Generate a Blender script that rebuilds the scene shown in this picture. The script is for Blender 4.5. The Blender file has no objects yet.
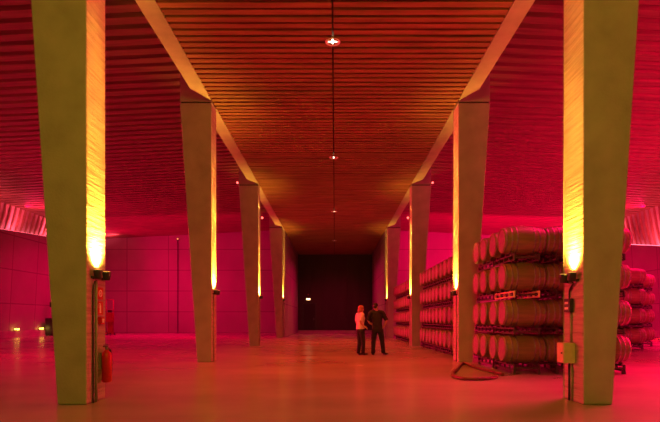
import bpy, bmesh, math, random
from mathutils import Vector, Matrix, Euler
random.seed(7)
S = bpy.context.scene
COL = S.collection
R = math.radians
PI = math.pi

# ------------------------------------------------------------------ camera
F, VX, VY = 520.0, 335.0, 320.0
EYE = 1.21
cd = bpy.data.cameras.new('camera'); cam = bpy.data.objects.new('camera', cd); COL.objects.link(cam)
cam.location = (0, 0, EYE); cam.rotation_euler = (R(90), 0, 0)
cd.sensor_width = 36; cd.lens = 36*F/660
cd.shift_x = (330-VX)/660; cd.shift_y = (VY-211)/660
cd.clip_end = 300
S.camera = cam

# ------------------------------------------------------------------ world, exposure
S.view_settings.view_transform = 'Standard'
S.view_settings.look = 'None'
S.view_settings.gamma = 1
S.view_settings.use_curve_mapping = False
S.view_settings.exposure = 0.0
S.cycles.use_denoising = True
S.cycles.max_bounces = 6
S.cycles.sample_clamp_indirect = 4
w = bpy.data.worlds.new('world'); S.world = w; w.use_nodes = True
w.node_tree.nodes['Background'].inputs[0].default_value = (0.9, 0.01, 0.05, 1)
w.node_tree.nodes['Background'].inputs[1].default_value = 0.0

# ------------------------------------------------------------------ large area lights
RED = (1.0, 0.0, 0.092)
RED2 = (1.0, 0.0, 0.04)
def area(name, loc, target, sx, sy, power, color, spread=180):
    l = bpy.data.lights.new(name, 'AREA'); l.shape = 'RECTANGLE'; l.size = sx; l.size_y = sy
    l.energy = power; l.color = color; l.spread = R(spread)
    o = bpy.data.objects.new(name, l); COL.objects.link(o); o.location = loc
    d = Vector(target)-Vector(loc)
    o.rotation_euler = d.to_track_quat('-Z', 'Y').to_euler()
    return o
for s in (-1, 1):
    # red coves along the tops of the outer walls, washing the vaults
    for k, yy in enumerate((12, 24, 36, 46)):
        area('red_cove', (s*20.8, yy, 7.0), (s*12, yy, 9.6), 0.4, 10.5, ((160, 320, 480, 500)[k], (260, 380, 620, 760)[k])[s > 0], RED, 130)
    # unseen red fills added under the vaults for floor and barrels
    for yy, en in zip((10, 25, 40), ((960, 170, 1250), (330, 1900, 900))[s > 0]):
        area('red_bay_fill', (s*15, yy, 8.3), (s*16, yy+1, 0), 7, 5, en, RED, 150)
    # red fills added at the near end of each bay to brighten joist fronts
    area('red_vault_fill', (s*12, -1, 1.6), (s*17.5, 26, 9.4), 9, 2, (60, 1100)[s > 0], RED, 56)
    # unseen red fills added at the far end to brighten the back wall
    area('red_wall_fill', (s*13, 40, 8.4), (s*13, 50, 6.5), 14, 1.5, (250, 680)[s > 0], RED, 110)
# unseen red fills in the left bay, through the gaps between the pillars onto the barrel heads
area('red_cross_fill', (-17, 20.5, 3.4), (3.8, 13, 1.9), 6, 3, 720, RED2, 60)
area('red_cross_fill', (-17, 30, 3.4), (3.8, 21, 1.9), 6, 3, 260, RED2, 60)
area('red_cross_fill', (-17, 39, 3.4), (3.8, 30, 1.9), 6, 3, 900, RED2, 60)
# fills added in the right bay for the left pillars and the foreground floor
area('red_cross_fill', (15, 16, 3.0), (-3.5, 9, 1.6), 5, 3, 680, RED2, 70)
area('red_floor_fill', (9.5, 12.2, 8.9), (8.3, 8, 0), 6, 3, 900, RED, 88)
# the aisle: unseen reddish fill light added under its ceiling
area('aisle_fill', (0, 14, 7.3), (0, 14, 0), 5, 9, 270, (1.0, 0.045, 0.01), 90)
area('aisle_fill', (0, 27, 7.3), (0, 27, 0), 5, 12, 330, (1.0, 0.055, 0.015), 90)
area('aisle_fill', (0, 42.5, 7.0), (0, 42.5, 0), 4, 9, 420, RED, 140)
# pinkish lines of light on the wall tops, at the foot of the slatted eaves
for s in (-1, 1):
    for yy in range(4, 50, 4):
        zz = max(2.6, 7.3+.07*(yy-35) if s < 0 else 6.35+.17*(yy-36))
        area('eaves_line', (s*(22.45-.055*zz), yy, zz+.08), (s*22.25, yy, zz+.9), .12, 4.0, 110, (1.0, 0.07, 0.14))
# warm light from the uplit end of the hall above the camera
area('warm_hall_light', (0, -1.0, 6.6), (0, 9, 1.6), 5, 1.2, 255, (1.0, 0.74, 0.05))

# ------------------------------------------------------------------ materials
def new_mat(name):
    m = bpy.data.materials.new(name); m.use_nodes = True
    return m, m.node_tree.nodes, m.node_tree.links, m.node_tree.nodes['Principled BSDF']
def noise_mat(name, c1, c2, scale=4, rough=.7, bump=.15, metal=0, stretch=(1, 1, 1), detail=5, bscale=None, rough2=None):
    m, n, l, b = new_mat(name)
    tc = n.new('ShaderNodeTexCoord'); mp = n.new('ShaderNodeMapping'); mp.inputs['Scale'].default_value = stretch
    nz = n.new('ShaderNodeTexNoise'); nz.inputs['Scale'].default_value = scale; nz.inputs['Detail'].default_value = detail
    cr = n.new('ShaderNodeValToRGB')
    cr.color_ramp.elements[0].position = .3; cr.color_ramp.elements[1].position = .7
    cr.color_ramp.elements[0].color = (*c1, 1); cr.color_ramp.elements[1].color = (*c2, 1)
    l.new(tc.outputs['Object'], mp.inputs[0]); l.new(mp.outputs[0], nz.inputs['Vector'])
    l.new(nz.outputs['Fac'], cr.inputs[0]); l.new(cr.outputs[0], b.inputs['Base Color'])
    b.inputs['Roughness'].default_value = rough; b.inputs['Metallic'].default_value = metal
    if rough2 is not None:
        mr = n.new('ShaderNodeMapRange'); mr.inputs[3].default_value = rough; mr.inputs[4].default_value = rough2
        mr.inputs[1].default_value = .3; mr.inputs[2].default_value = .7
        l.new(nz.outputs['Fac'], mr.inputs[0]); l.new(mr.outputs[0], b.inputs['Roughness'])
    if bump:
        bp = n.new('ShaderNodeBump'); bp.inputs['Strength'].default_value = bump; bp.inputs['Distance'].default_value = .02
        if bscale:
            n2 = n.new('ShaderNodeTexNoise'); n2.inputs['Scale'].default_value = bscale; n2.inputs['Detail'].default_value = 3
            l.new(mp.outputs[0], n2.inputs['Vector']); l.new(n2.outputs['Fac'], bp.inputs['Height'])
        else:
            l.new(nz.outputs['Fac'], bp.inputs['Height'])
        l.new(bp.outputs[0], b.inputs['Normal'])
    return m
def plain(name, c, rough=.5, metal=0):
    return noise_mat(name, tuple(x*.88 for x in c), tuple(min(1, x*1.1) for x in c), 9, rough, 0, metal)
def emit(name, c, st):
    m, n, l, b = new_mat(name)
    b.inputs['Base Color'].default_value = (*c, 1)
    b.inputs['Emission Color'].default_value = (*c, 1); b.inputs['Emission Strength'].default_value = st
    return m
M = {}
M['concrete'] = noise_mat('concrete', (.36, .33, .28), (.47, .43, .37), 2.2, .8, .25, bscale=30)
def board_marked():
    m, n, l, b = new_mat('board_marked_concrete')
    tc = n.new('ShaderNodeTexCoord'); mp = n.new('ShaderNodeMapping')
    mp.inputs['Rotation'].default_value = (R(-38), 0, 0); mp.inputs['Scale'].default_value = (1, .45, 9)
    nz = n.new('ShaderNodeTexNoise'); nz.inputs['Scale'].default_value = 2.2; nz.inputs['Detail'].default_value = 6
    nz.inputs['Roughness'].default_value = .62
    cr = n.new('ShaderNodeValToRGB'); cr.color_ramp.elements[0].color = (.32, .29, .23, 1); cr.color_ramp.elements[0].position = .35; cr.color_ramp.elements[1].position = .62; cr.color_ramp.elements[1].color = (.48, .44, .38, 1)
    bp = n.new('ShaderNodeBump'); bp.inputs['Strength'].default_value = .85; bp.inputs['Distance'].default_value = .03
    l.new(tc.outputs['Object'], mp.inputs[0]); l.new(mp.outputs[0], nz.inputs['Vector'])
    l.new(nz.outputs['Fac'], cr.inputs[0]); l.new(cr.outputs[0], b.inputs['Base Color'])
    l.new(nz.outputs['Fac'], bp.inputs['Height']); l.new(bp.outputs[0], b.inputs['Normal'])
    b.inputs['Roughness'].default_value = .75
    return m
M['board'] = board_marked()
def panel_wall(name, axis, w_, h_, c1, c2):
    m, n, l, b = new_mat(name)
    tc = n.new('ShaderNodeTexCoord'); sp = n.new('ShaderNodeSeparateXYZ'); cb = n.new('ShaderNodeCombineXYZ')
    l.new(tc.outputs['Object'], sp.inputs[0])
    l.new(sp.outputs[axis], cb.inputs[0]); l.new(sp.outputs['Z'], cb.inputs[1])
    br = n.new('ShaderNodeTexBrick'); br.offset = 0; br.squash = 1
    br.inputs['Scale'].default_value = 1; br.inputs['Brick Width'].default_value = w_; br.inputs['Row Height'].default_value = h_
    br.inputs['Mortar Size'].default_value = .035; br.inputs['Mortar Smooth'].default_value = .1
    br.inputs['Color1'].default_value = (*c1, 1); br.inputs['Color2'].default_value = (*c2, 1); br.inputs['Mortar'].default_value = (.24, .21, .19, 1)
    nz = n.new('ShaderNodeTexNoise'); nz.inputs['Scale'].default_value = .5; nz.inputs['Detail'].default_value = 5
    mx = n.new('ShaderNodeMix'); mx.data_type = 'RGBA'; mx.blend_type = 'MULTIPLY'; mx.inputs[0].default_value = .35
    l.new(cb.outputs[0], br.inputs['Vector']); l.new(tc.outputs['Object'], nz.inputs['Vector'])
    l.new(br.outputs['Color'], mx.inputs[6]); l.new(nz.outputs['Fac'], mx.inputs[7]); l.new(mx.outputs[2], b.inputs['Base Color'])
    b.inputs['Roughness'].default_value = .75
    return m
M['wall_side'] = panel_wall('side_wall_panels', 'Y', 3.0, 2.35, (.43, .4, .36), (.39, .36, .32))
M['wall_back'] = panel_wall('back_wall_panels', 'X', 4.0, 2.0, (.43, .4, .36), (.39, .36, .32))
def floor_mat():
    m, n, l, b = new_mat('polished_concrete_floor')
    tc = n.new('ShaderNodeTexCoord')
    mp = n.new('ShaderNodeMapping'); mp.inputs['Scale'].default_value = (.5, .8, 1)
    nz = n.new('ShaderNodeTexNoise'); nz.inputs['Scale'].default_value = .7; nz.inputs['Detail'].default_value = 4; nz.inputs['Roughness'].default_value = .5
    cr = n.new('ShaderNodeValToRGB'); cr.color_ramp.elements[0].position = .15; cr.color_ramp.elements[1].position = .85
    cr.color_ramp.elements[0].color = (.29, .25, .19, 1); cr.color_ramp.elements[1].color = (.42, .37, .29, 1)
    l.new(tc.outputs['Object'], mp.inputs[0]); l.new(mp.outputs[0], nz.inputs['Vector'])
    l.new(nz.outputs['Fac'], cr.inputs[0]); l.new(cr.outputs[0], b.inputs['Base Color'])
    mr = n.new('ShaderNodeMapRange'); mr.inputs[1].default_value = .15; mr.inputs[2].default_value = .85; mr.inputs[3].default_value = .17; mr.inputs[4].default_value = .3
    l.new(nz.outputs['Fac'], mr.inputs[0]); l.new(mr.outputs[0], b.inputs['Roughness'])
    n2 = n.new('ShaderNodeTexNoise'); n2.inputs['Scale'].default_value = 1.6; n2.inputs['Detail'].default_value = 4
    bp = n.new('ShaderNodeBump'); bp.inputs['Strength'].default_value = .05; bp.inputs['Distance'].default_value = .02
    l.new(tc.outputs['Object'], n2.inputs['Vector']); l.new(n2.outputs['Fac'], bp.inputs['Height']); l.new(bp.outputs[0], b.inputs['Normal'])
    b.inputs['Specular IOR Level'].default_value = .45
    return m
M['floor'] = floor_mat()
M['slat'] = noise_mat('larch_slats', (.17, .065, .03), (.34, .15, .07), 3, .6, .1, stretch=(.25, 3, 3))
M['deck'] = noise_mat('dark_deck', (.07, .04, .025), (.11, .06, .035), 3, .8, 0, stretch=(.3, 3, 3))
M['vault'] = noise_mat('vault_timber', (.22, .13, .075), (.36, .22, .13), 2.5, .6, .1, stretch=(.2, 3, 3))
M['vault_deck'] = noise_mat('vault_deck', (.2, .11, .07), (.27, .16, .1), 2.5, .75, 0, stretch=(.3, 2, 2))
M['fin'] = noise_mat('fin_timber', (.3, .18, .1), (.42, .27, .17), 3, .6, .05)
M['fascia'] = noise_mat('pale_fascia', (.6, .56, .5), (.7, .66, .6), 3, .7, 0)
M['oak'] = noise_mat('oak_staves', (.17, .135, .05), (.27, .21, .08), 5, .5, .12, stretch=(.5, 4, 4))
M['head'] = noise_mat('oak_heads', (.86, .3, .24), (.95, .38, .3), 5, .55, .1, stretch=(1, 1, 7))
M['hoop'] = noise_mat('galvanised_hoops', (.26, .25, .22), (.38, .36, .33), 14, .45, 0, .9)
M['bung'] = plain('bung_silicone', (.75, .7, .6), .5)
M['rack'] = noise_mat('dark_rack_steel', (.06, .05, .045), (.11, .09, .08), 12, .45, 0, .3)
M['yellow_rack'] = noise_mat('yellow_paint_and_light', (.75, .68, .3), (.88, .8, .4), 9, .4, 0)  # near-stack frame: yellow light put into the colour; floor rack: yellow paint
M['black'] = plain('black_metal', (.03, .03, .03), .4)
M['grey'] = plain('grey_metal', (.25, .24, .22), .45, .3)
M['conduit'] = plain('grey_conduit', (.32, .29, .25), .5)
M['cable'] = plain('black_cable', (.02, .02, .02), .5)
M['cream'] = plain('cream_enamel', (.62, .55, .3), .45)
M['red'] = plain('red_enamel', (.5, .012, .02), .35)
M['white'] = plain('white_paint', (.85, .85, .82), .5)
M['dark_door'] = noise_mat('dark_sliding_door', (.03, .022, .02), (.042, .03, .028), 2, .6, 0, stretch=(1, 1, .2))
M['darker'] = plain('near_black_door', (.015, .013, .012), .6)
M['lens_warm'] = emit('lit_lens_warm', (1, .72, .3), 5)
M['lens_white'] = emit('lit_lens_white', (1, .85, .6), 9)
M['lens_yellow'] = emit('lit_lens_yellow', (1, .7, .08), 9)
M['lens_dim'] = emit('lit_lens_amber', (1, .6, .1), 2)
M['lens_red'] = emit('lit_lens_red', (1, .12, .1), 4)
M['lens_pink'] = emit('lit_strip_pink', (1, .14, .22), 5)
M['skin'] = plain('skin', (.6, .38, .28), .55)
M['shirt_dark'] = noise_mat('dark_shirt', (.02, .018, .02), (.035, .03, .032), 12, .9, .1)
M['trousers'] = noise_mat('black_trousers', (.012, .011, .012), (.022, .02, .02), 12, .9, .1)
M['top_white'] = noise_mat('white_blouse', (.72, .68, .62), (.85, .8, .75), 8, .8, .1)
M['hair_dark'] = plain('dark_hair', (.02, .012, .008), .6)
M['hair_fair'] = plain('fair_hair', (.4, .16, .09), .6)
M['shoe'] = plain('black_shoe', (.012, .012, .012), .4)
M['hose'] = plain('dark_red_hose', (.16, .03, .025), .45)
M['eye'] = plain('eye_dark', (.03, .02, .02), .3)

# ------------------------------------------------------------------ mesh builder
class MB:
    def __init__(s): s.v = []; s.f = []; s.mi = []; s.sm = []
    def add(s, vs, fs, mi=0, smooth=False):
        b = len(s.v); s.v += [tuple(x) for x in vs]
        for f in fs: s.f.append(tuple(b+i for i in f)); s.mi.append(mi); s.sm.append(smooth)
        return s
    def box(s, x0, x1, y0, y1, z0, z1, mi=0):
        v = [(x0,y0,z0),(x1,y0,z0),(x1,y1,z0),(x0,y1,z0),(x0,y0,z1),(x1,y0,z1),(x1,y1,z1),(x0,y1,z1)]
        return s.add(v, [(0,3,2,1),(4,5,6,7),(0,1,5,4),(1,2,6,5),(2,3,7,6),(3,0,4,7)], mi)
    def hexa(s, v, mis=(0,)*6):
        # v: 4 bottom (ccw from above), 4 top
        for f, m_ in zip([(0,3,2,1),(4,5,6,7),(0,1,5,4),(1,2,6,5),(2,3,7,6),(3,0,4,7)], mis):
            s.add([v[i] for i in f], [(0,1,2,3)], m_)
        return s
    def prism(s, poly, z0, z1, mi=0):
        n = len(poly)
        v = [(x,y,z0) for x,y in poly]+[(x,y,z1) for x,y in poly]
        fs = [tuple(reversed(range(n))), tuple(range(n,2*n))]+[(i,(i+1)%n,n+(i+1)%n,n+i) for i in range(n)]
        return s.add(v, fs, mi)
    def tube(s, pts, r, n=8, mi=0, caps=True):
        pts = [Vector(p) for p in pts]; rings = []; b = len(s.v)
        up = None
        for i, p in enumerate(pts):
            t = (pts[min(i+1,len(pts)-1)]-pts[max(i-1,0)]).normalized()
            if up is None:
                up = Vector((0,0,1)) if abs(t.z) < .9 else Vector((1,0,0))
            a = t.cross(up).normalized(); c = a.cross(t).normalized(); up = c
            rr = r[i] if isinstance(r, (list, tuple)) else r
            for k in range(n):
                an = 2*PI*k/n; s.v.append(tuple(p+a*(rr*math.cos(an))+c*(rr*math.sin(an))))
        for i in range(len(pts)-1):
            for k in range(n):
                k2 = (k+1) % n
                s.f.append((b+i*n+k, b+i*n+k2, b+(i+1)*n+k2, b+(i+1)*n+k)); s.mi.append(mi); s.sm.append(True)
        if caps:
            s.f.append(tuple(b+k for k in reversed(range(n)))); s.mi.append(mi); s.sm.append(False)
            e = b+(len(pts)-1)*n
            s.f.append(tuple(e+k for k in range(n))); s.mi.append(mi); s.sm.append(False)
        return s
    def lathe(s, prof, axis='Z', n=24, mi=0, o=(0,0,0), smooth=True, close=False):
        # prof: list of (t along axis, radius)
        b = len(s.v)
        for t, r in prof:
            for k in range(n):
                a = 2*PI*k/n; c, q = r*math.cos(a), r*math.sin(a)
                p = {'Z': (c,q,t), 'X': (t,c,q), 'Y': (q,t,c)}[axis]
                s.v.append((p[0]+o[0], p[1]+o[1], p[2]+o[2]))
        m_ = len(prof)
        for i in range(m_ if close else m_-1):
            j = (i+1) % m_
            for k in range(n):
                k2 = (k+1) % n
                s.f.append((b+i*n+k, b+i*n+k2, b+j*n+k2, b+j*n+k)); s.mi.append(mi); s.sm.append(smooth)
        if not close:
            if prof[0][1] > 1e-5: s.f.append(tuple(b+k for k in reversed(range(n)))); s.mi.append(mi); s.sm.append(False)
            if prof[-1][1] > 1e-5: s.f.append(tuple(b+(m_-1)*n+k for k in range(n))); s.mi.append(mi); s.sm.append(False)
        return s
    def ball(s, c, r, mi=0, n=10, m=6):
        rx, ry, rz = r if isinstance(r, (tuple, list)) else (r, r, r)
        b = len(s.v)
        s.v.append((c[0], c[1], c[2]-rz))
        for i in range(1, m):
            a = -PI/2+PI*i/m
            for k in range(n):
                q = 2*PI*k/n
                s.v.append((c[0]+rx*math.cos(a)*math.cos(q), c[1]+ry*math.cos(a)*math.sin(q), c[2]+rz*math.sin(a)))
        s.v.append((c[0], c[1], c[2]+rz)); e = len(s.v)-1
        for k in range(n):
            k2 = (k+1) % n
            s.f.append((b, b+1+k2, b+1+k)); s.mi.append(mi); s.sm.append(True)
            for i in range(m-2):
                s.f.append((b+1+i*n+k, b+1+i*n+k2, b+1+(i+1)*n+k2, b+1+(i+1)*n+k)); s.mi.append(mi); s.sm.append(True)
            s.f.append((e, b+1+(m-2)*n+k, b+1+(m-2)*n+k2)); s.mi.append(mi); s.sm.append(True)
        return s
    def mesh(s, name, mats):
        me = bpy.data.meshes.new(name); me.from_pydata(s.v, [], s.f)
        for m_ in (mats if isinstance(mats, (list, tuple)) else [mats]): me.materials.append(m_)
        me.polygons.foreach_set('material_index', s.mi); me.polygons.foreach_set('use_smooth', s.sm)
        me.update()
        bm = bmesh.new(); bm.from_mesh(me); bmesh.ops.recalc_face_normals(bm, faces=bm.faces); bm.to_mesh(me); bm.free()
        return me
    def build(s, name, mats, parent=None, loc=(0,0,0), bevel=0):
        o = bpy.data.objects.new(name, s.mesh(name, mats)); COL.objects.link(o); o.location = loc
        if parent: o.parent = parent
        if bevel:
            bv = o.modifiers.new('bevel', 'BEVEL'); bv.width = bevel; bv.segments = 2; bv.limit_method = 'ANGLE'
        return o
def tag(o, label=None, cat=None, group=None, kind=None):
    if label: o['label'] = label
    if cat: o['category'] = cat
    if group: o['group'] = group
    if kind: o['kind'] = kind
    return o
def thing(name, label, cat, loc=(0,0,0), rz=0, group=None):
    o = bpy.data.objects.new(name, None); COL.objects.link(o); o.empty_display_size = .2
    o.location = loc; o.rotation_euler = (0, 0, rz)
    return tag(o, label, cat, group)
def dup(root, loc, label, group):
    r = root.copy(); COL.objects.link(r); r.location = loc; r['label'] = label; r['group'] = group
    for ch in root.children:
        c = ch.copy(); COL.objects.link(c); c.parent = r
        for g in ch.children:
            q = g.copy(); COL.objects.link(q); q.parent = c
    return r

# ------------------------------------------------------------------ structure
AX = 3.55                 # half width of the aisle
DC = (7.43, 14.95, 24.1, 35.2)   # front faces of the pillars
DD = .62                  # pillar depth
ZC = 7.5                  # aisle ceiling
YB, YE = -8.0, 50.0       # back of the camera, end of the hall
XW = 22.6                 # outer walls at the floor
tag(MB().box(-25, 25, YB, YE+2, -.3, 0).build('floor', M['floor']), kind='structure')

# aisle ceiling: deck + slats in two fields with a seam
c = MB()
c.box(-AX, AX, YB, YE, ZC+.1, ZC+.2, 1)
p = .25; k = 0; y = YB
while y < YE-.2:
    j = random.uniform(-.012, .012)
    for x0, x1 in ((-AX+.04, -.07), (-.03, AX-.04)):
        dz = random.uniform(-.008, .008)
        c.box(x0, x1, y+.0, y+.165, ZC-.03+dz, ZC+.11, 0)
    y += p
tag(c.build('ceiling', [M['slat'], M['deck']]), kind='structure')

# side vaults: joists every .57 m under a boarded shell, curving down outwards
def vault_z(x):
    x = abs(x); return 9.92-.05*(x-4)-.00012*max(0, x-12)**2
def vault(s, name):
    m = MB(); N = 10
    xs = [3.95+(22.1-3.95)*i/N for i in range(N+1)]
    for i in range(N):
        a, b = xs[i], xs[i+1]; za, zb = vault_z(a), vault_z(b)
        m.add([(s*a,YB,za+.2),(s*b,YB,zb+.2),(s*b,YE,zb+.2),(s*a,YE,za+.2),(s*a,YB,za+.3),(s*b,YB,zb+.3),(s*b,YE,zb+.3),(s*a,YE,za+.3)],
              [(0,3,2,1),(4,5,6,7),(0,1,5,4),(1,2,6,5),(2,3,7,6),(3,0,4,7)], 1)
    y = YB
    while y < YE-.4:
        for i in range(N):
            a, b = xs[i], xs[i+1]; za, zb = vault_z(a), vault_z(b)
            fs = [(0,3,2,1),(0,1,5,4),(2,3,7,6)]
            if i == 0: fs.append((3,0,4,7))
            if i == N-1: fs.append((1,2,6,5))
            m.add([(s*a,y,za),(s*b,y,zb),(s*b,y+.34,zb),(s*a,y+.34,za),(s*a,y,za+.2),(s*b,y,zb+.2),(s*b,y+.34,zb+.2),(s*a,y+.34,za+.2)], fs, 0)
        y += .57
    return tag(m.build(name, [M['vault'], M['vault_deck']]), kind='structure')
vault(-1, 'ceiling_left_vault'); vault(1, 'ceiling_right_vault')

# outer walls lean in, their tops rise with the depth; a fascia with timber fins closes up to the vault
def wall_top(s, y):
    return 7.3+.07*(y-35) if s < 0 else 6.35+.17*(y-36)
def side_wall(s, name):
    m = MB(); ys = [YB+(YE-YB)*i/12 for i in range(13)]
    for a, b in zip(ys, ys[1:]):
        za, zb = max(2.5, wall_top(s, a)), max(2.5, wall_top(s, b))
        f = lambda z: XW-.055*z
        v = [(s*XW,a,0),(s*(XW+.4),a,0),(s*(XW+.4),b,0),(s*XW,b,0),(s*f(za),a,za),(s*(f(za)+.4),a,za),(s*(f(zb)+.4),b,zb),(s*f(zb),b,zb)]
        m.add(v, [(0,3,2,1),(4,5,6,7),(0,1,5,4),(1,2,6,5),(2,3,7,6),(3,0,4,7)])
    return tag(m.build(name, M['wall_side']), kind='structure')
side_wall(-1, 'wall_left'); side_wall(1, 'wall_right')
def fascia(s, name):
    m = MB(); zt = vault_z(22)+.2
    ys = [YB+(YE-YB)*i/12 for i in range(13)]
    for a, b in zip(ys, ys[1:]):
        za, zb = max(2.5, wall_top(s, a)), max(2.5, wall_top(s, b))
        xa, xb = XW-.055*za+.38, XW-.055*zb+.38
        m.add([(s*xa,a,za-.02),(s*(xa+.1),a,za-.02),(s*(xb+.1),b,zb-.02),(s*xb,b,zb-.02),(s*22.1,a,zt),(s*22.2,a,zt),(s*22.2,b,zt),(s*22.1,b,zt)],
              [(0,3,2,1),(4,5,6,7),(0,1,5,4),(1,2,6,5),(2,3,7,6),(3,0,4,7)])
    return tag(m.build(name, M['fascia']), kind='structure')
fascia(-1, 'wall_left_fascia'); fascia(1, 'wall_right_fascia')
def fins(s, name):
    m = MB(); y = YB+.1
    while y < YE-.4:
        zb = max(2.6, wall_top(s, y)); zt = vault_z(22)+.1; xb = XW-.055*zb
        n = 7; inner = []; outer = []
        for i in range(n+1):
            t = i/n; z = zb+(zt-zb)*t
            xo = xb+.36+(22.12-xb-.36)*t
            inner.append((xo-.05-.08*math.sin(PI*t)-.03*t, z)); outer.append((xo+.03, z))
        for i in range(n):
            q = [inner[i], outer[i], outer[i+1], inner[i+1]]
            v = [(s*x, y, z) for x, z in q]+[(s*x, y+.09, z) for x, z in q]
            m.add(v, [(0,1,2,3),(7,6,5,4),(0,3,7,4),(1,5,6,2)]+([(0,4,5,1)] if i == 0 else [])+([(3,2,6,7)] if i == n-1 else []))
        y += .57
    return tag(m.build(name, M['fin']), kind='structure')
fins(-1, 'trim_left_fins'); fins(1, 'trim_right_fins')
# lit strip on the wall tops at the foot of the fins
def strip(s, name):
    m = MB(); ys = [YB+(YE-YB)*i/12 for i in range(13)]
    for a, b in zip(ys, ys[1:]):
        za, zb = max(2.5, wall_top(s, a)), max(2.5, wall_top(s, b)); xa, xb = XW-.055*za+.1, XW-.055*zb+.1
        m.add([(s*xa,a,za),(s*(xa+.08),a,za),(s*(xb+.08),b,zb),(s*xb,b,zb),(s*xa,a,za+.025),(s*(xa+.08),a,za+.025),(s*(xb+.08),b,zb+.025),(s*xb,b,zb+.025)],
              [(0,3,2,1),(4,5,6,7),(0,1,5,4),(1,2,6,5),(2,3,7,6),(3,0,4,7)])
    o = m.build(name, M['lens_pink'])
    return tag(o, kind='structure')
strip(-1, 'trim_left_light_strip'); strip(1, 'trim_right_light_strip')
for s, nm in ((-1, 'left'), (1, 'right')):
    tag(MB().box(min(s*(XW-.35), s*(XW+.1)), max(s*(XW-.35), s*(XW+.1)), YB, YE, 0, .45).build('baseboard_'+nm, M['concrete']), kind='structure')
    # back wall of the bay
    x0, x1 = sorted((s*(AX+.35), s*(XW+.4)))
    tag(MB().box(x0, x1, YE, YE+.4, 0, 10.3).build('wall_back_'+nm, M['wall_back']), kind='structure')
    # closing wall beside the end of the aisle
    x0, x1 = sorted((s*AX, s*(AX+.35)))
    tag(MB().box(x0, x1, DC[3]+1.6, YE+.4, 0, 10.0).build('wall_passage_'+nm, M['wall_side']), kind='structure')
tag(MB().box(-25, 25, YB-.3, YB, 0, 10.3).build('wall_front', M['wall_back']), kind='structure')
# dark sliding door across the end of the aisle, and a small door in it
d1 = MB()
for i in range(6):
    x0 = -AX+i*2*AX/6; d1.box(x0+.012, x0+2*AX/6-.012, YE-.3, YE-.2, .25, ZC+.05)
d1.box(-AX, AX, YE-.2, YE+.1, 0, ZC+.3)
o = d1.build('door_1', M['dark_door']); tag(o, kind='structure')
t1 = MB().box(-AX, AX, YE-.42, YE-.2, 0, .22).build('trim_1', M['concrete']); tag(t1, kind='structure')
d2 = MB().box(-3.0, -1.9, YE-.36, YE-.3, .22, 2.75).build('door_2', M['darker']); tag(d2, kind='structure')
h = MB().tube([(-2.02, YE-.36, 1.2), (-2.02, YE-.43, 1.2), (-2.02, YE-.43, 1.4), (-2.02, YE-.36, 1.4)], .014).build('door_handle', M['grey'], d2)
fr = MB().box(-3.1, -3.0, YE-.38, YE-.3, .22, 2.85).box(-1.9, -1.8, YE-.38, YE-.3, .22, 2.85).box(-3.0, -1.9, YE-.38, YE-.3, 2.75, 2.85).build('door_frame', M['black'], d2)

# ------------------------------------------------------------------ pillars and beams
ORD = ('nearest', 'second', 'third', 'farthest')
SIDE = {-1: 'left', 1: 'right'}
UPL = 4.2
LIGHT_Z = {-1: (1.94, 2.08, 2.34, 2.66), 1: (1.90, 2.06, 2.34, 2.66)}
def pillar(s, i):
    y = DC[i]
    t = thing('concrete_pillar', f'{ORD[i]} tapering concrete pillar on the {SIDE[s]} side of the aisle', 'pillar', (s*AX, y, 0), 0, 'concrete pillars along the aisle')
    a, b, z1 = .42, .91, ZC-.06
    # x outward; faces: bottom, top, front(-y), outer, back, inner
    m = MB()
    if s > 0:
        v = [(0,0,0),(a,0,0),(a,DD,0),(0,DD,0),(0,0,z1),(b,0,z1),(b,DD,z1),(0,DD,z1)]
        mis = (0,0,0,0,0,1)
    else:
        v = [(-a,0,0),(0,0,0),(0,DD,0),(-a,DD,0),(-b,0,z1),(0,0,z1),(0,DD,z1),(-b,DD,z1)]
        mis = (0,0,0,1,0,0)
    m.hexa(v, mis)
    me = m.mesh('shaft', [M['concrete'], M['board']])
    bm = bmesh.new(); bm.from_mesh(me); bmesh.ops.remove_doubles(bm, verts=bm.verts, dist=1e-4); bm.to_mesh(me); bm.free()
    o = bpy.data.objects.new('shaft', me); COL.objects.link(o); o.parent = t
    bv = o.modifiers.new('bevel', 'BEVEL'); bv.width = .018; bv.segments = 2; bv.limit_method = 'ANGLE'
    x0, x1 = sorted((s*.03, s*(b-.03)))
    MB().box(x0, x1, .03, DD-.03, z1, z1+.05).build('seam', M['darker'], t)
    x0, x1 = sorted((0, s*b))
    MB().box(x0, x1, 0, DD, z1+.05, vault_z(4.4)-.0).build('capital', M['concrete'], t, bevel=.015)
    return t
for s in (-1, 1):
    for i in range(4): pillar(s, i)
def beam(s, y0, y1, label, ch0=.75, ch1=.75):
    a, b, g = s*AX, s*(AX+.4), .02
    poly = [(a+s*.0, y0+g), (a, y1-g), (a+s*.02, y1-g), (b, y1-ch1), (b, y0+ch0), (a+s*.02, y0+g)]
    m = MB().prism(poly, ZC+.02, 9.9)
    return tag(m.build('concrete_beam', M['concrete']), label, 'beam', 'edge beams beside the slatted ceiling')
for s in (-1, 1):
    e = [YB]+[d for d in DC]
    for i in range(5):
        y0 = YB if i == 0 else DC[i-1]+DD
        y1 = DC[i] if i < 4 else DC[3]+1.55
        nm = ('over the foreground, ending at the nearest pillar', 'between the nearest and the second pillar', 'between the second and the third pillar',
              'between the third and the farthest pillar', 'short stub beyond the farthest pillar')[i]
        beam(s, y0, y1, f'uplit concrete edge beam on the {SIDE[s]}, {nm}', .75 if i else .1, .75 if i < 4 else .1)

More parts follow.
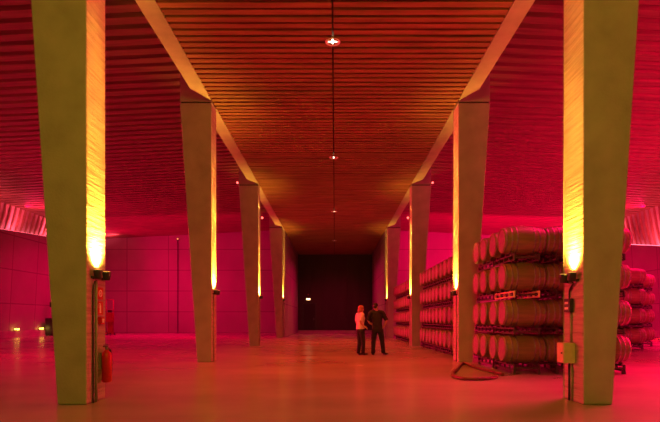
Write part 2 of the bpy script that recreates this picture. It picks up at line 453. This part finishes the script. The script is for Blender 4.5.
# ------------------------------------------------------------------ uplights on the pillars
def uplight(s, i):
    y = DC[i]+.3; z = LIGHT_Z[s][i]
    t = thing('uplight', f'black twin uplight fixed low on the {ORD[i]} pillar on the {SIDE[s]}', 'light', (s*AX, y, z), 0, 'uplights on the pillars')
    sx = -s
    MB().box(min(0, sx*.02), max(0, sx*.02), -.17, .2, -.12, -.09).build('bracket', M['black'], t)
    for yy in (-.13, .16):
        c = MB().lathe([(-.13, .03), (-.125, .05), (-.02, .062), (0.0, .062)], 'Z', 14, 0, (sx*.085, yy, 0)).build('lamp_head', M['black'], t)
        MB().lathe([(.0, .052), (.004, .052)], 'Z', 14, 0, (sx*.085, yy, 0)).build('lens', M['lens_dim'], c)
        MB().box(min(sx*.015, sx*.05), max(sx*.015, sx*.05), yy-.02, yy+.02, -.13, -.09).build('arm', M['black'], c)
    col = (1.0, .5, .045)
    for nm, ang, bl, en, tilt, dx in (('uplight_wide', 160, .5, 32, 0, .10), ('uplight_core', 44, 1.0, 360, 6, .13), ('uplight_spill', 100, 1.0, (1500, 850)[s > 0], 27, .13)):
        l = bpy.data.lights.new(nm, 'SPOT'); l.energy = en; l.color = col; l.spot_size = R(ang); l.spot_blend = bl; l.shadow_soft_size = .03
        lo = bpy.data.objects.new(nm, l); COL.objects.link(lo); lo.parent = t
        lo.location = (sx*dx, -.01, .03)
        d = Vector((s*math.sin(R(tilt)), 0, math.cos(R(tilt))))
        lo.rotation_euler = d.to_track_quat('-Z', 'Y').to_euler()
    # the narrow linear beam that climbs the whole face
    l = bpy.data.lights.new('uplight_line', 'AREA'); l.shape = 'RECTANGLE'; l.size = .06; l.size_y = .5; l.energy = UPL*(1.1, 2.3, 2.6, 2.6)[i]; l.color = (1.0, .5, .05); l.spread = R(7)
    lo = bpy.data.objects.new('uplight_line', l); COL.objects.link(lo); lo.parent = t; lo.location = (sx*.16, -.01, .03)
    # emits along its own -Z: turn that up and a little towards the face
    zz = -Vector((s*math.sin(R(3.6)), 0, math.cos(R(3.6)))); yv = Vector((0, 1, 0)); xv = yv.cross(zz)
    lo.rotation_euler = Matrix((xv, yv, zz)).transposed().to_euler()
    return t
for s in (-1, 1):
    for i in range(4): uplight(s, i)
def tubeobj(name, pts, r, mat, label, cat, group=None, n=8):
    return tag(MB().tube(pts, r, n).build(name, mat), label, cat, group)
def smooth(pts, n=8):
    P = [Vector(p) for p in pts]; P = [P[0]*2-P[1]]+P+[P[-1]*2-P[-2]]; out = []
    for i in range(1, len(P)-2):
        for k in range(n):
            t = k/n; a, b, c, d = P[i-1:i+3]
            out.append(.5*((2*b)+(c-a)*t+(2*a-5*b+4*c-d)*t*t+(3*b-a-3*c+d)*t**3))
    out.append(P[-2]); return out
for s in (-1, 1):
    for i in range(1, 4):
        y = DC[i]+.2; x = s*(AX-.017); z = LIGHT_Z[s][i]-.1
        tubeobj('conduit', [(x, y, 0), (x, y, z-.03)], .015, M['conduit'], f'grey conduit running up the {ORD[i]} pillar on the {SIDE[s]}', 'conduit', 'conduits on the pillars')
# nearest left pillar: conduit, two signs, call point, extinguisher
xl = -AX
tubeobj('conduit', [(xl+.02, 7.7, 0), (xl+.02, 7.7, 1.8)], .017, M['conduit'], 'pale grey conduit below the signs on the nearest left pillar', 'conduit', 'conduits on the pillars')
tubeobj('cable', smooth([(xl+.016, 7.6, 0), (xl+.016, 7.6, .6), (xl+.016, 7.595, 1.2), (xl+.016, 7.6, 1.65), (xl+.03, 7.62, 1.78)]), .012, M['cable'], 'black cable running down the nearest left pillar', 'cable')
def sign(y0, y1, z0, z1, label, glyph):
    t = thing('safety_sign', label, 'sign', (xl, (y0+y1)/2, (z0+z1)/2), 0, 'red safety signs')
    w_, h_ = (y1-y0)/2, (z1-z0)/2
    MB().box(.002, .018, -w_, w_, -h_, h_).build('plate', M['red'], t)
    g = MB()
    if glyph == 'ring':
        g.lathe([(.019, .055), (.019, .035), (.021, .035), (.021, .055)], 'X', 20, 0, close=True)
        g.box(.019, .021, -.012, .012, -.015, .015)
    else:
        g.box(.019, .021, -.028, .018, -.075, .04).box(.019, .021, -.012, .004, .04, .06).box(.019, .021, -.05, .004, .06, .07).box(.019, .021, -.055, -.045, .0, .065)
    g.build('pictogram', M['white'], t)
sign(7.74, 7.92, 1.52, 1.70, 'upper square red sign with a white ring on the nearest left pillar', 'ring')
sign(7.74, 7.92, 1.29, 1.49, 'red fire extinguisher sign with white pictogram on the nearest left pillar', 'ext')
t = thing('alarm_call_point', 'small red alarm box below the two signs on the nearest left pillar', 'alarm box', (xl, 7.83, 1.2))
MB().box(.002, .06, -.055, .055, -.055, .055).build('housing', M['red'], t, bevel=.006)
MB().box(.06, .064, -.03, .03, -.03, .03).build('glass_plate', M['white'], t)
t = thing('fire_extinguisher', 'red fire extinguisher hanging on the nearest left pillar', 'fire extinguisher', (xl+.1, 7.86, .27))
MB().lathe([(0, .05), (.015, .072), (.40, .075), (.45, .06), (.475, .03), (.49, .025)], 'Z', 20).build('cylinder', M['red'], t)
v_ = MB().lathe([(.49, .022), (.53, .022)], 'Z', 12).build('valve', M['grey'], t)
MB().box(-.012, .012, -.11, .03, .535, .55).box(-.01, .01, -.1, .02, .56, .572).build('handle', M['black'], t)
MB().tube(smooth([(.0, .03, .52), (.02, .09, .46), (.03, .1, .3), (.03, .09, .12)]), .013).build('hose', M['black'], t)
MB().box(-.1, -.075, -.03, .03, .2, .45).build('wall_bracket', M['grey'], t)
# nearest right pillar: cable, junction box, power box, conduits
xr = AX
t = thing('junction_box', 'small black junction box on the nearest right pillar', 'electrical box', (xr, 7.82, 1.43))
MB().box(-.07, -.002, -.09, .09, -.1, .1).build('housing', M['black'], t, bevel=.006)
for q in (-.05, .03): MB().box(-.074, -.07, -.055, .055, q-.012, q+.022).build('label_plate', M['white'], t)
t = thing('power_box', 'cream metal power box on the nearest right pillar', 'electrical box', (xr, 7.80, .72))
MB().box(-.17, -.002, -.12, .12, -.15, .15).build('housing', M['cream'], t, bevel=.006)
MB().box(-.176, -.17, -.1, .1, -.13, .13).build('cover', M['cream'], t)
MB().lathe([(-.19, .012), (-.176, .012)], 'X', 10, 0, (0, -.07, 0)).build('latch', M['black'], t)
tubeobj('cable', smooth([(xr-.06, 7.66, 1.78), (xr-.03, 7.70, 1.74), (xr-.018, 7.83, 1.66), (xr-.018, 7.84, 1.53)]), .012, M['cable'], 'black cable curving down from the uplight on the nearest right pillar', 'cable')
tubeobj('conduit', [(xr-.02, 7.79, .872), (xr-.02, 7.79, 1.328)], .016, M['conduit'], 'conduit between the two boxes on the nearest right pillar', 'conduit', 'conduits on the pillars')
tubeobj('conduit', [(xr-.02, 7.76, 0), (xr-.02, 7.76, .568)], .016, M['conduit'], 'grey conduit below the cream power box, closer to the aisle end of the pillar', 'conduit', 'conduits on the pillars')
tubeobj('conduit', [(xr-.02, 7.84, 0), (xr-.02, 7.84, .568)], .016, M['cable'], 'black conduit below the cream power box on the nearest right pillar', 'conduit', 'conduits on the pillars')

# ------------------------------------------------------------------ ceiling downlights, small lamps
for i, d in enumerate((11.7, 20.05, 30.0, 41.0)):
    t = thing('downlight', f'{("nearest", "second", "third", "farthest")[i]} round downlight in the seam of the slatted ceiling', 'light', (-.05, d, ZC-.02), 0, 'downlights in the slatted ceiling')
    MB().lathe([(-.022, .17), (-.03, .15), (.012, .086), (.03, .09), (.03, .17)], 'Z', 20, 0, close=True).build('ring', M['white'], t)
    MB().lathe([(.0, .085), (.008, .085)], 'Z', 20).build('lens', M['lens_white'], t)
    l = bpy.data.lights.new('downlight_beam', 'SPOT'); l.energy = 300; l.color = (1, .42, .03); l.spot_size = R(95); l.spot_blend = .8; l.shadow_soft_size = .05
    lo = bpy.data.objects.new('downlight_beam', l); COL.objects.link(lo); lo.parent = t; lo.location = (0, 0, -.05)
def small_lamp(loc, dx, label):
    t = thing('bracket_lamp', label, 'light', loc, 0, 'small bracket lamps on the pillars')
    MB().box(min(0, dx*.1), max(0, dx*.1), -.015, .015, -.015, .015).build('bracket', M['black'], t)
    MB().ball((dx*.13, 0, 0), .05).build('bulb', M['lens_red'], t)
for s in (-1, 1):
    small_lamp((s*(AX+.86), DC[2]+.1, ZC+.1), s, f'small glowing lamp at the top outer edge of the third {SIDE[s]} pillar')
    small_lamp((s*AX, DC[2]+.28, 6.0), -s, f'small glowing lamp on the inner face of the third {SIDE[s]} pillar')
t = thing('emergency_light', 'white emergency light above the small dark door at the hall end', 'light', (-2.55, YE-.3, 3.2))
MB().box(-.2, .2, -.06, 0, -.1, .1).build('housing', M['white'], t)
MB().box(-.17, .17, -.075, -.06, -.07, .07).build('diffuser', M['lens_warm'], t)
t = thing('alarm_beacon', 'small dim red beacon above the emergency light at the hall end', 'light', (-2.55, YE-.3, 3.62))
MB().box(-.08, .08, -.05, 0, -.05, .05).build('housing', M['black'], t)
MB().ball((0, -.07, 0), .06).build('lens', plain('dull_red_lens', (.4, .05, .05), .3), t)
t = thing('wall_lamp', 'small amber lamp high on the back wall of the left bay', 'light', (-15.1, YE, 9.0))
MB().box(-.08, .08, -.08, 0, -.1, .1).build('housing', M['black'], t)
MB().ball((0, -.1, 0), .07).build('bulb', emit('amber_bulb', (1, .45, .12), 1.2), t)
tubeobj('conduit', [(-15.1, YE-.05, 0), (-15.1, YE-.05, 8.88)], .035, M['cable'], 'thin dark conduit down the back wall under the amber lamp', 'conduit')
for i, y in enumerate((36.6, 39.65)):
    t = thing('wall_washer', f'{("nearer", "farther")[i]} of two bright lamps on the kerb of the left wall', 'light', (-XW+.2, y, .45), 0, 'lamps on the wall kerb')
    MB().box(-.1, .1, -.16, .16, 0, .05).build('base', M['black'], t)
    hd = MB().box(-.08, .1, -.15, .15, .05, .17).build('housing', M['black'], t)
    MB().box(.1, .112, -.12, .12, .06, .16).build('lens', M['lens_yellow'], hd)
    MB().box(-.06, .08, -.162, -.15, .07, .15).build('end_lens', M['lens_yellow'], hd)
    l = bpy.data.lights.new('washer_light', 'AREA'); l.size = .25; l.energy = 1.5; l.color = (1, .6, .1)
    lo = bpy.data.objects.new('washer_light', l); COL.objects.link(lo); lo.parent = t; lo.location = (.2, -.2, .2); lo.rotation_euler = (R(50), 0, R(35))

# ------------------------------------------------------------------ barrels and racks
BR, BL = .33, .935
def brad(t):          # bilge profile, t along the length 0..1
    u = 2*t-1; return BR-.055*u*u
def barrel_proto():
    t = thing('wine_barrel', 'oak wine barrel', 'barrel')
    n = 12
    prof = [(.035, brad(0)-.03), (0, brad(0)-.018), (0, brad(0))]+[(BL*i/n, brad(i/n)) for i in range(1, n)]+[(BL, brad(1)), (BL, brad(1)-.018), (BL-.035, brad(1)-.03)]
    MB().lathe(prof, 'X', 22).build('staves', M['oak'], t)
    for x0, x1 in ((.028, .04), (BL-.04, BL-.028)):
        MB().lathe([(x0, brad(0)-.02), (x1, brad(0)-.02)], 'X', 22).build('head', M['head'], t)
    for u in (.02, .15, .27, .69, .81, .94):
        a, b = u*BL, (u+.042)*BL; e = .004
        MB().lathe([(a, brad(u)-.004), (a, brad(u)+e), (b, brad(u+.042)+e), (b, brad(u+.042)-.004)], 'X', 22).build('hoop', M['hoop'], t)
    MB().lathe([(BR-.01, .03), (BR+.012, .024)], 'Z', 10, 0, (BL/2, 0, 0)).build('bung', M['bung'], t)
    return t
RH = .164; PITCH = .824; BAR = .68        # rack height, level pitch, spacing of two barrels in a rack
def rack_proto(feet, yellow=False):
    # spans local y from -.34 to 1.02 (barrels at 0 and .68), x along the barrel; z from 0 to RH
    t = thing('barrel_rack', 'steel barrel rack', 'rack')
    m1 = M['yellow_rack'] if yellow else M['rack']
    f0 = -.055 if feet else 0
    for x in (.17, .72):
        m = MB()
        m.box(x, x+.04, -.34, 1.02, .012, .045).box(x, x+.04, -.34, 1.02, .125, .158)
        for y in (-.34, -.02, .32, .66, .985): m.box(x, x+.04, y, y+.035, .045, .125)
        m.build('side_frame', m1, t)
        for y in (0, BAR):
            for q in (-1, 1):
                MB().prism([(x-.01, y+q*.14), (x+.05, y+q*.14), (x+.05, y+q*.2), (x-.01, y+q*.2)][::q], .158, .205).build('chock', M['rack'], t)
    for y in (-.32, .98):
        MB().box(.21, .72, y, y+.03, .06, .1).build('cross_bar', M['rack'], t)
    if feet:
        for x in (.16, .71):
            for y in (-.34, .95): MB().box(x, x+.06, y, y+.07, f0, .012).build('foot', M['rack'], t)
    return t
ROWS = ('bottom row', 'third row down', 'second row down', 'top row')
NTH = ('first', 'second', 'third', 'fourth', 'fifth', 'sixth', 'seventh', 'eighth', 'ninth', 'tenth', 'eleventh', 'twelfth', 'thirteenth', 'fourteenth')
protoB = protoR = protoF = None
def put(kind, loc, label, group):
    global protoB, protoR, protoF
    if kind == 'b':
        if protoB is None:
            protoB = barrel_proto(); o = protoB; o.location = loc; tag(o, label, None, group); return o
        return dup(protoB, loc, label, group)
    if kind == 'f':
        if protoF is None:
            protoF = rack_proto(True); o = protoF; o.location = loc; tag(o, label, None, group); return o
        return dup(protoF, loc, label, group)
    if protoR is None:
        protoR = rack_proto(False); o = protoR; o.location = loc; tag(o, label, None, group); return o
    return dup(protoR, loc, label, group)
Z0 = .055
def stack(x0, nx, ys, levels, where, xnames, group, yellow=None):
    """ys: positions of the racks (each carries two barrels: y and y+.68)"""
    for lv in range(levels):
        zr = Z0+lv*PITCH; za = zr+RH+BR
        for ix in range(nx):
            x = x0+ix*(BL+.014)
            xn = f', {xnames[ix]}' if nx > 1 else ''
            for iy, y in enumerate(ys):
                jx, jy = random.uniform(-.005, .005), random.uniform(-.006, .006)
                rn = NTH[iy]
                lab = f'steel rack under {ROWS[lv]} of {where}{xn}, {rn} from the front'
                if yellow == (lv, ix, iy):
                    r = rack_proto(False, True); r.location = (x, y, zr); tag(r, f'pale barrel rack tinted as yellow-lit among dark ones in {where}, facing the aisle', None, 'barrel racks in '+group)
                else:
                    put('f' if lv == 0 else 'r', (x, y, zr), lab, 'barrel racks in '+group)
                for q in (0, 1):
                    n = NTH[iy*2+q]
                    put('b', (x+jx, y+BAR*q+jy, za+.002), f'oak barrel, {ROWS[lv]} of {where}{xn}, {n} from the front', 'barrels in '+group)
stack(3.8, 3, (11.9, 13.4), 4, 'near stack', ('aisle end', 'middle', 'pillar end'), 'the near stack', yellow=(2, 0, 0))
stack(3.8, 1, (16.7, 18.12, 19.54, 20.96, 22.38), 4, 'stack past second pillar', ('',), 'the stack past the second pillar')
stack(3.8, 1, (25.6, 27.05, 28.5, 29.95, 31.4, 32.85), 4, 'stack past third pillar', ('',), 'the stack past the third pillar')
stack(10.9, 2, (21.6,), 4, 'pink front stack', ('inner end', 'outer end'), 'the pink-lit front stack of the right bay')
stack(12.85, 2, (24.2,), 4, 'pink rear stack', ('inner end', 'outer end'), 'the pink-lit rear stack of the right bay')
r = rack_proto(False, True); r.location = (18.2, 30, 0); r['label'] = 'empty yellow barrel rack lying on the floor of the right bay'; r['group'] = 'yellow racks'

# ------------------------------------------------------------------ hose on the floor, equipment in the left bay
def fl(px, py, h=0.0):
    d = (EYE-h)*F/(py-VY); return ((px-VX)*d/F, d, h)
pts = [fl(x, y, .035) for x, y in ((503, 374.5), (490, 371), (476, 367.5), (465, 363.5), (461, 364.5), (457, 369), (452.5, 374), (456, 377), (466, 378.6), (480, 378.8), (491, 378), (497, 376.5))]
tubeobj('floor_hose', smooth(pts), .035, M['hose'], 'dark red hose looped on the floor by the near barrel stack', 'hose')
t = thing('control_cabinet', 'dark metal cabinet against the left wall beyond the nearest left pillar', 'cabinet', (-21.98, 40.4, 0))
MB().box(-.25, .25, -.5, .5, .1, 1.35).build('body', M['black'], t, bevel=.02)
MB().box(-.22, .22, -.45, .45, 0, .1).build('plinth', M['darker'], t)
dr = MB().box(.25, .28, -.46, .46, .15, 1.3).build('door', M['black'], t); MB().box(.28, .31, .34, .38, .6, .85).build('handle', M['grey'], dr)
sg = MB().tube([(0, 0, 1.35), (0, 0, 2.45)], .04).build('signal_post', M['black'], t); MB().box(-.12, .12, -.12, .12, 2.2, 2.6).build('signal_box', M['black'], sg)
t = thing('barrel_lifter', 'tall red wheeled lifter standing in the left bay', 'lifter', (-17.75, 41, 0))
LR = plain('dull_red_paint', (.3, .02, .03), .5)
MB().tube([(-.28, 0, .15), (-.28, 0, 2.8)], .03).tube([(.28, 0, .15), (.28, 0, 2.8)], .03).tube([(-.28, 0, 2.8), (.28, 0, 2.8)], .03).tube([(-.28, 0, 2.0), (.28, 0, 2.0)], .025).build('mast', LR, t)
MB().box(-.27, .27, -.12, .2, 1.05, 1.8).build('carriage', LR, t, bevel=.03)
MB().box(-.14, .14, -.06, .12, 1.8, 1.98).build('motor', M['black'], t)
MB().box(-.27, -.2, -.7, .3, .1, .2).box(.2, .27, -.7, .3, .1, .2).box(-.27, .27, .2, .3, .1, .2).box(-.2, .2, .0, .2, .2, 1.05).build('base_frame', LR, t)
for x in (-.3, .3):
    for y in (-.6, .22): MB().lathe([(x-.03, .1), (x+.03, .1)], 'X', 14, 0, (0, y, .1)).build('wheel', M['black'], t)

# ------------------------------------------------------------------ people
def skin_mesh(name, verts, edges, root=0, sub=2, extra=None, mats=None):
    me = bpy.data.meshes.new(name); me.from_pydata([v[0] for v in verts], edges, []); me.update()
    o = bpy.data.objects.new(name, me); COL.objects.link(o)
    sk = o.modifiers.new('skin', 'SKIN'); sk.use_smooth_shade = True
    if not me.skin_vertices: me.attributes  # layer is made with the modifier below
    if not me.skin_vertices:
        bm = bmesh.new(); bm.from_mesh(me); bm.verts.layers.skin.verify(); bm.to_mesh(me); bm.free()
    for i, v in enumerate(verts):
        r = v[1] if isinstance(v[1], tuple) else (v[1], v[1])
        me.skin_vertices[0].data[i].radius = r
        me.skin_vertices[0].data[i].use_root = (i == root)
    sb = o.modifiers.new('sub', 'SUBSURF'); sb.levels = sub; sb.render_levels = sub
    dg = bpy.context.evaluated_depsgraph_get(); dg.update()
    res = bpy.data.meshes.new_from_object(o.evaluated_get(dg))
    bpy.data.objects.remove(o)
    res.name = name
    res.materials.clear()
    for m_ in (mats or [M['skin']]): res.materials.append(m_)
    if extra:
        bm = bmesh.new(); bm.from_mesh(res); e = extra.mesh('x', mats or [M['skin']]); bm.from_mesh(e); bm.to_mesh(res); bm.free()
    for p_ in res.polygons: p_.use_smooth = True
    ob = bpy.data.objects.new(name, res); COL.objects.link(ob)
    return ob
def chain(V, E, pts, start=None):
    prev = start
    for p_ in pts:
        V.append(p_); i = len(V)-1
        if prev is not None: E.append((prev, i))
        prev = i
    return prev
def hand(V, E, wrist, d, side):
    """palm and five fingers from the wrist vertex index, d: direction of the hand"""
    w0 = Vector(V[wrist][0]); d = Vector(d).normalized(); side = Vector(side).normalized()
    palm = chain(V, E, [(tuple(w0+d*.05), (.034, .02))], wrist)
    k = chain(V, E, [(tuple(w0+d*.085), (.036, .016))], palm)
    nrm = d.cross(side).normalized()
    for j, (off, ln) in enumerate(((-.03, .065), (-.01, .078), (.01, .074), (.03, .058))):
        b = w0+d*.1+side*off
        chain(V, E, [(tuple(b), .009), (tuple(b+d*ln*.55+nrm*.008), .009), (tuple(b+d*ln+nrm*.026), .007)], k)
    b = w0+d*.05-side*.045
    chain(V, E, [(tuple(b), .011), (tuple(b+d*.05-side*.012), .009)], palm)
def rads(r, n):
    out = []
    for a, b in zip(r, r[1:]): out += [a+(b-a)*k/n for k in range(n)]
    return out+[r[-1]]
def loft(m, pts, n=18):
    # elliptical rings stacked upwards
    P_ = smooth([p_[0] for p_ in pts], 4); rx = rads([p_[1][0] for p_ in pts], 4); ry = rads([p_[1][1] for p_ in pts], 4)
    v = [(p_.x+a*math.cos(2*PI*k/n), p_.y+b*math.sin(2*PI*k/n), p_.z) for p_, a, b in zip(P_, rx, ry) for k in range(n)]
    f = [(i*n+k, i*n+(k+1)%n, (i+1)*n+(k+1)%n, (i+1)*n+k) for i in range(len(P_)-1) for k in range(n)]
    m.add(v, f, 0, True); m.add([v[k] for k in range(n)], [tuple(reversed(range(n)))]); m.add(v[-n:], [tuple(range(n))])
def person(label, loc, rz, P, clothes, hair_fn):
    """P: joint positions in the figure's own frame (x right, y facing, z up)"""
    t = thing('person', label, 'person', loc, rz)
    V = []; E = []
    chain(V, E, [(P['pelvis'], (.11, .085)), (P['waist'], (.1, .08)), (P['chest'], (.115, .085)), (P['collar'], (.09, .065)), (P['neck'], .056), (P['chin'], (.07, .078)), (P['head'], (.078, .094)), (P['crown'], (.06, .072))])
    for s_, S_ in ((-1, 'l'), (1, 'r')):
        w_ = chain(V, E, [(P['sh'+S_], .066), (P['el'+S_], .044), (P['wr'+S_], .032)], 3)
        hd = Vector(P['hd'+S_]); hand(V, E, w_, hd-Vector(P['wr'+S_]), P.get('side'+S_, (0, -1, 0)))
        chain(V, E, [(P['hip'+S_], .092), (P['kn'+S_], .062), (P['an'+S_], .042)], 0)
    H = Vector(P['head']); fd = Vector(P['look']).normalized(); sd = fd.cross(Vector((0, 0, 1))).normalized()
    ex = MB()
    ex.ball(H+fd*.098+Vector((0,0,-.025)), (.014, .014, .022), 0, 8, 5)
    for q in (-1, 1):
        ex.ball(H+sd*(.08*q)+Vector((0,0,-.02)), (.014, .02, .03), 0, 8, 5)
        ex.ball(H+fd*.082+sd*(.032*q)+Vector((0,0,.005)), .013, 1, 8, 5)
    ex.ball(H+fd*.082+Vector((0,0,-.065)), (.022, .014, .008), 0, 8, 5)
    b = skin_mesh('body', V, E, 0, 2, ex, [M['skin'], M['eye']]); b.parent = t
    for nm, mat, parts in clothes:
        m = MB()
        for kind, pts in parts:
            if kind == 'limb': m.tube(smooth([p_[0] for p_ in pts], 4), rads([p_[1] for p_ in pts], 4), 12)
            else: loft(m, pts)
        m.build(nm, mat, t)
    for s_, S_ in ((-1, 'l'), (1, 'r')):
        a = Vector(P['an'+S_]); f_ = Vector(P['toe'+S_]).normalized()
        V = []; E = []
        chain(V, E, [(tuple(a+Vector((0,0,-.01))), .05), (tuple(Vector((a.x,a.y,.05))-f_*.035), (.044, .045)), (tuple(Vector((a.x,a.y,.045))+f_*.08), (.044, .04)), (tuple(Vector((a.x,a.y,.035))+f_*.18), (.04, .03))])
        sh = skin_mesh('shoe', V, E, 1, 2, None, [M['shoe']]); sh.parent = t
    hr = hair_fn(H, fd, sd).build('hair', clothes[0][1] if False else P['hairmat'], t)
    return t
def up(v, dz): return (v[0], v[1], v[2]+dz)
# man: seen from behind, weight on the left leg, right hand in the pocket
P = dict(pelvis=(.02,0,.95), waist=(.01,0,1.1), chest=(0,0,1.33), collar=(-.01,0,1.47), neck=(-.03,.01,1.55), chin=(-.04,.03,1.62), head=(-.045,.035,1.69), crown=(-.045,.03,1.755),
    shl=(-.2,0,1.45), ell=(-.3,.06,1.2), wrl=(-.22,.24,1.08), hdl=(-.14,.34,1.06), shr=(.19,0,1.45), elr=(.335,-.06,1.2), wrr=(.25,.0,1.0), hdr=(.19,.03,.9),
    hipl=(-.07,0,.88), knl=(-.115,.03,.49), anl=(-.13,0,.09), hipr=(.11,0,.88), knr=(.18,.05,.5), anr=(.23,.04,.09), toel=(-.1,1,0), toer=(.9,.35,0), look=(.5,1,0),
    sidel=(0,0,-1), sider=(0,-1,0), hairmat=M['hair_dark'])
shirt = [('loft', [(up(P['pelvis'],-.06), (.185,.13)), (P['pelvis'], (.18,.13)), (P['waist'], (.165,.125)), (P['chest'], (.2,.14)), (P['collar'], (.165,.1)), (up(P['collar'],.05), (.075,.075))]),
         ('limb', [((-.02,0,1.46), .1), ((-.11,0,1.46), .098), (P['shl'], .085), ((-.25,.03,1.32), .075), (P['ell'], .066)]), ('limb', [((-.0,0,1.46), .1), ((.1,0,1.46), .098), (P['shr'], .085), ((.265,-.03,1.32), .075), (P['elr'], .066)])]
trous = [('loft', [((P['pelvis'][0], 0, .8), (.16,.12)), ((P['pelvis'][0], 0, .88), (.175,.128)), (P['pelvis'], (.172,.125)), (up(P['pelvis'],.06), (.16,.118))]), ('limb', [(P['hipl'], .11), (P['knl'], .082), (up(P['anl'],-.03), .066)]), ('limb', [(P['hipr'], .11), (P['knr'], .082), (up(P['anr'],-.03), .066)])]
def short_hair(H, fd, sd):
    return MB().ball(H-fd*.012+Vector((0,0,.03)), (.092, .104, .085), 0, 14, 8).ball(H-fd*.05+Vector((0,0,-.02)), (.078, .07, .07), 0, 12, 8)
person('man in dark shirt and black trousers standing with his back turned, hand in pocket', (1.45, 18.0, 0), 0, P, [('shirt', M['shirt_dark'], shirt), ('trousers', M['trousers'], trous)], short_hair)
# woman: turned towards the barrels (facing +x): own frame y = facing
Q = dict(pelvis=(0,0,.93), waist=(0,.0,1.07), chest=(0,.02,1.27), collar=(0,.0,1.4), neck=(0,.01,1.47), chin=(0,.035,1.53), head=(0,.04,1.6), crown=(0,.035,1.655),
    shl=(-.17,0,1.38), ell=(-.23,-.02,1.12), wrl=(-.2,.14,.98), hdl=(-.18,.22,.92), shr=(.17,-.02,1.38), elr=(.21,-.13,1.14), wrr=(.2,.05,.98), hdr=(.19,.15,.93),
    hipl=(-.085,0,.87), knl=(-.09,.02,.48), anl=(-.09,-.03,.09), hipr=(.085,0,.87), knr=(.09,.06,.48), anr=(.1,.05,.09), toel=(.1,1,0), toer=(.1,1,0), look=(-.1,1,0),
    sidel=(0,0,-1), sider=(0,0,-1), hairmat=M['hair_fair'])
blouse = [('loft', [((0,0,.9), (.172,.14)), ((0,0,1.0), (.16,.13)), (Q['waist'], (.145,.12)), (Q['chest'], (.17,.145)), (Q['collar'], (.14,.09)), (up(Q['collar'],.04), (.062,.062))]),
          ('limb', [((0,0,1.39), .09), ((-.09,0,1.39), .085), (Q['shl'], .074), ((-.2,-.01,1.26), .066), ((-.22,-.015,1.17), .058)]), ('limb', [((0,0,1.39), .09), ((.09,0,1.39), .085), (Q['shr'], .074), ((.19,-.07,1.27), .066), ((.205,-.11,1.18), .058)])]
trous2 = [('loft', [((0,0,.78), (.15,.12)), ((0,0,.86), (.165,.135)), (Q['pelvis'], (.16,.128)), (up(Q['pelvis'],.05), (.15,.12))]), ('limb', [(Q['hipl'], .105), (Q['knl'], .075), (up(Q['anl'],-.03), .06)]), ('limb', [(Q['hipr'], .105), (Q['knr'], .075), (up(Q['anr'],-.03), .06)])]
def long_hair(H, fd, sd):
    return MB().ball(H-fd*.015+Vector((0,0,.03)), (.1, .108, .092), 0, 14, 8).ball(H-fd*.055+Vector((0,0,-.07)), (.1, .075, .12), 0, 14, 8).ball(H-fd*.06+Vector((0,0,-.16)), (.085, .05, .08), 0, 12, 8)
person('woman in a white top and dark trousers with fair hair facing the barrels', (.87, 17.9, 0), R(-62), Q, [('blouse', M['top_white'], blouse), ('trousers', M['trousers'], trous2)], long_hair)
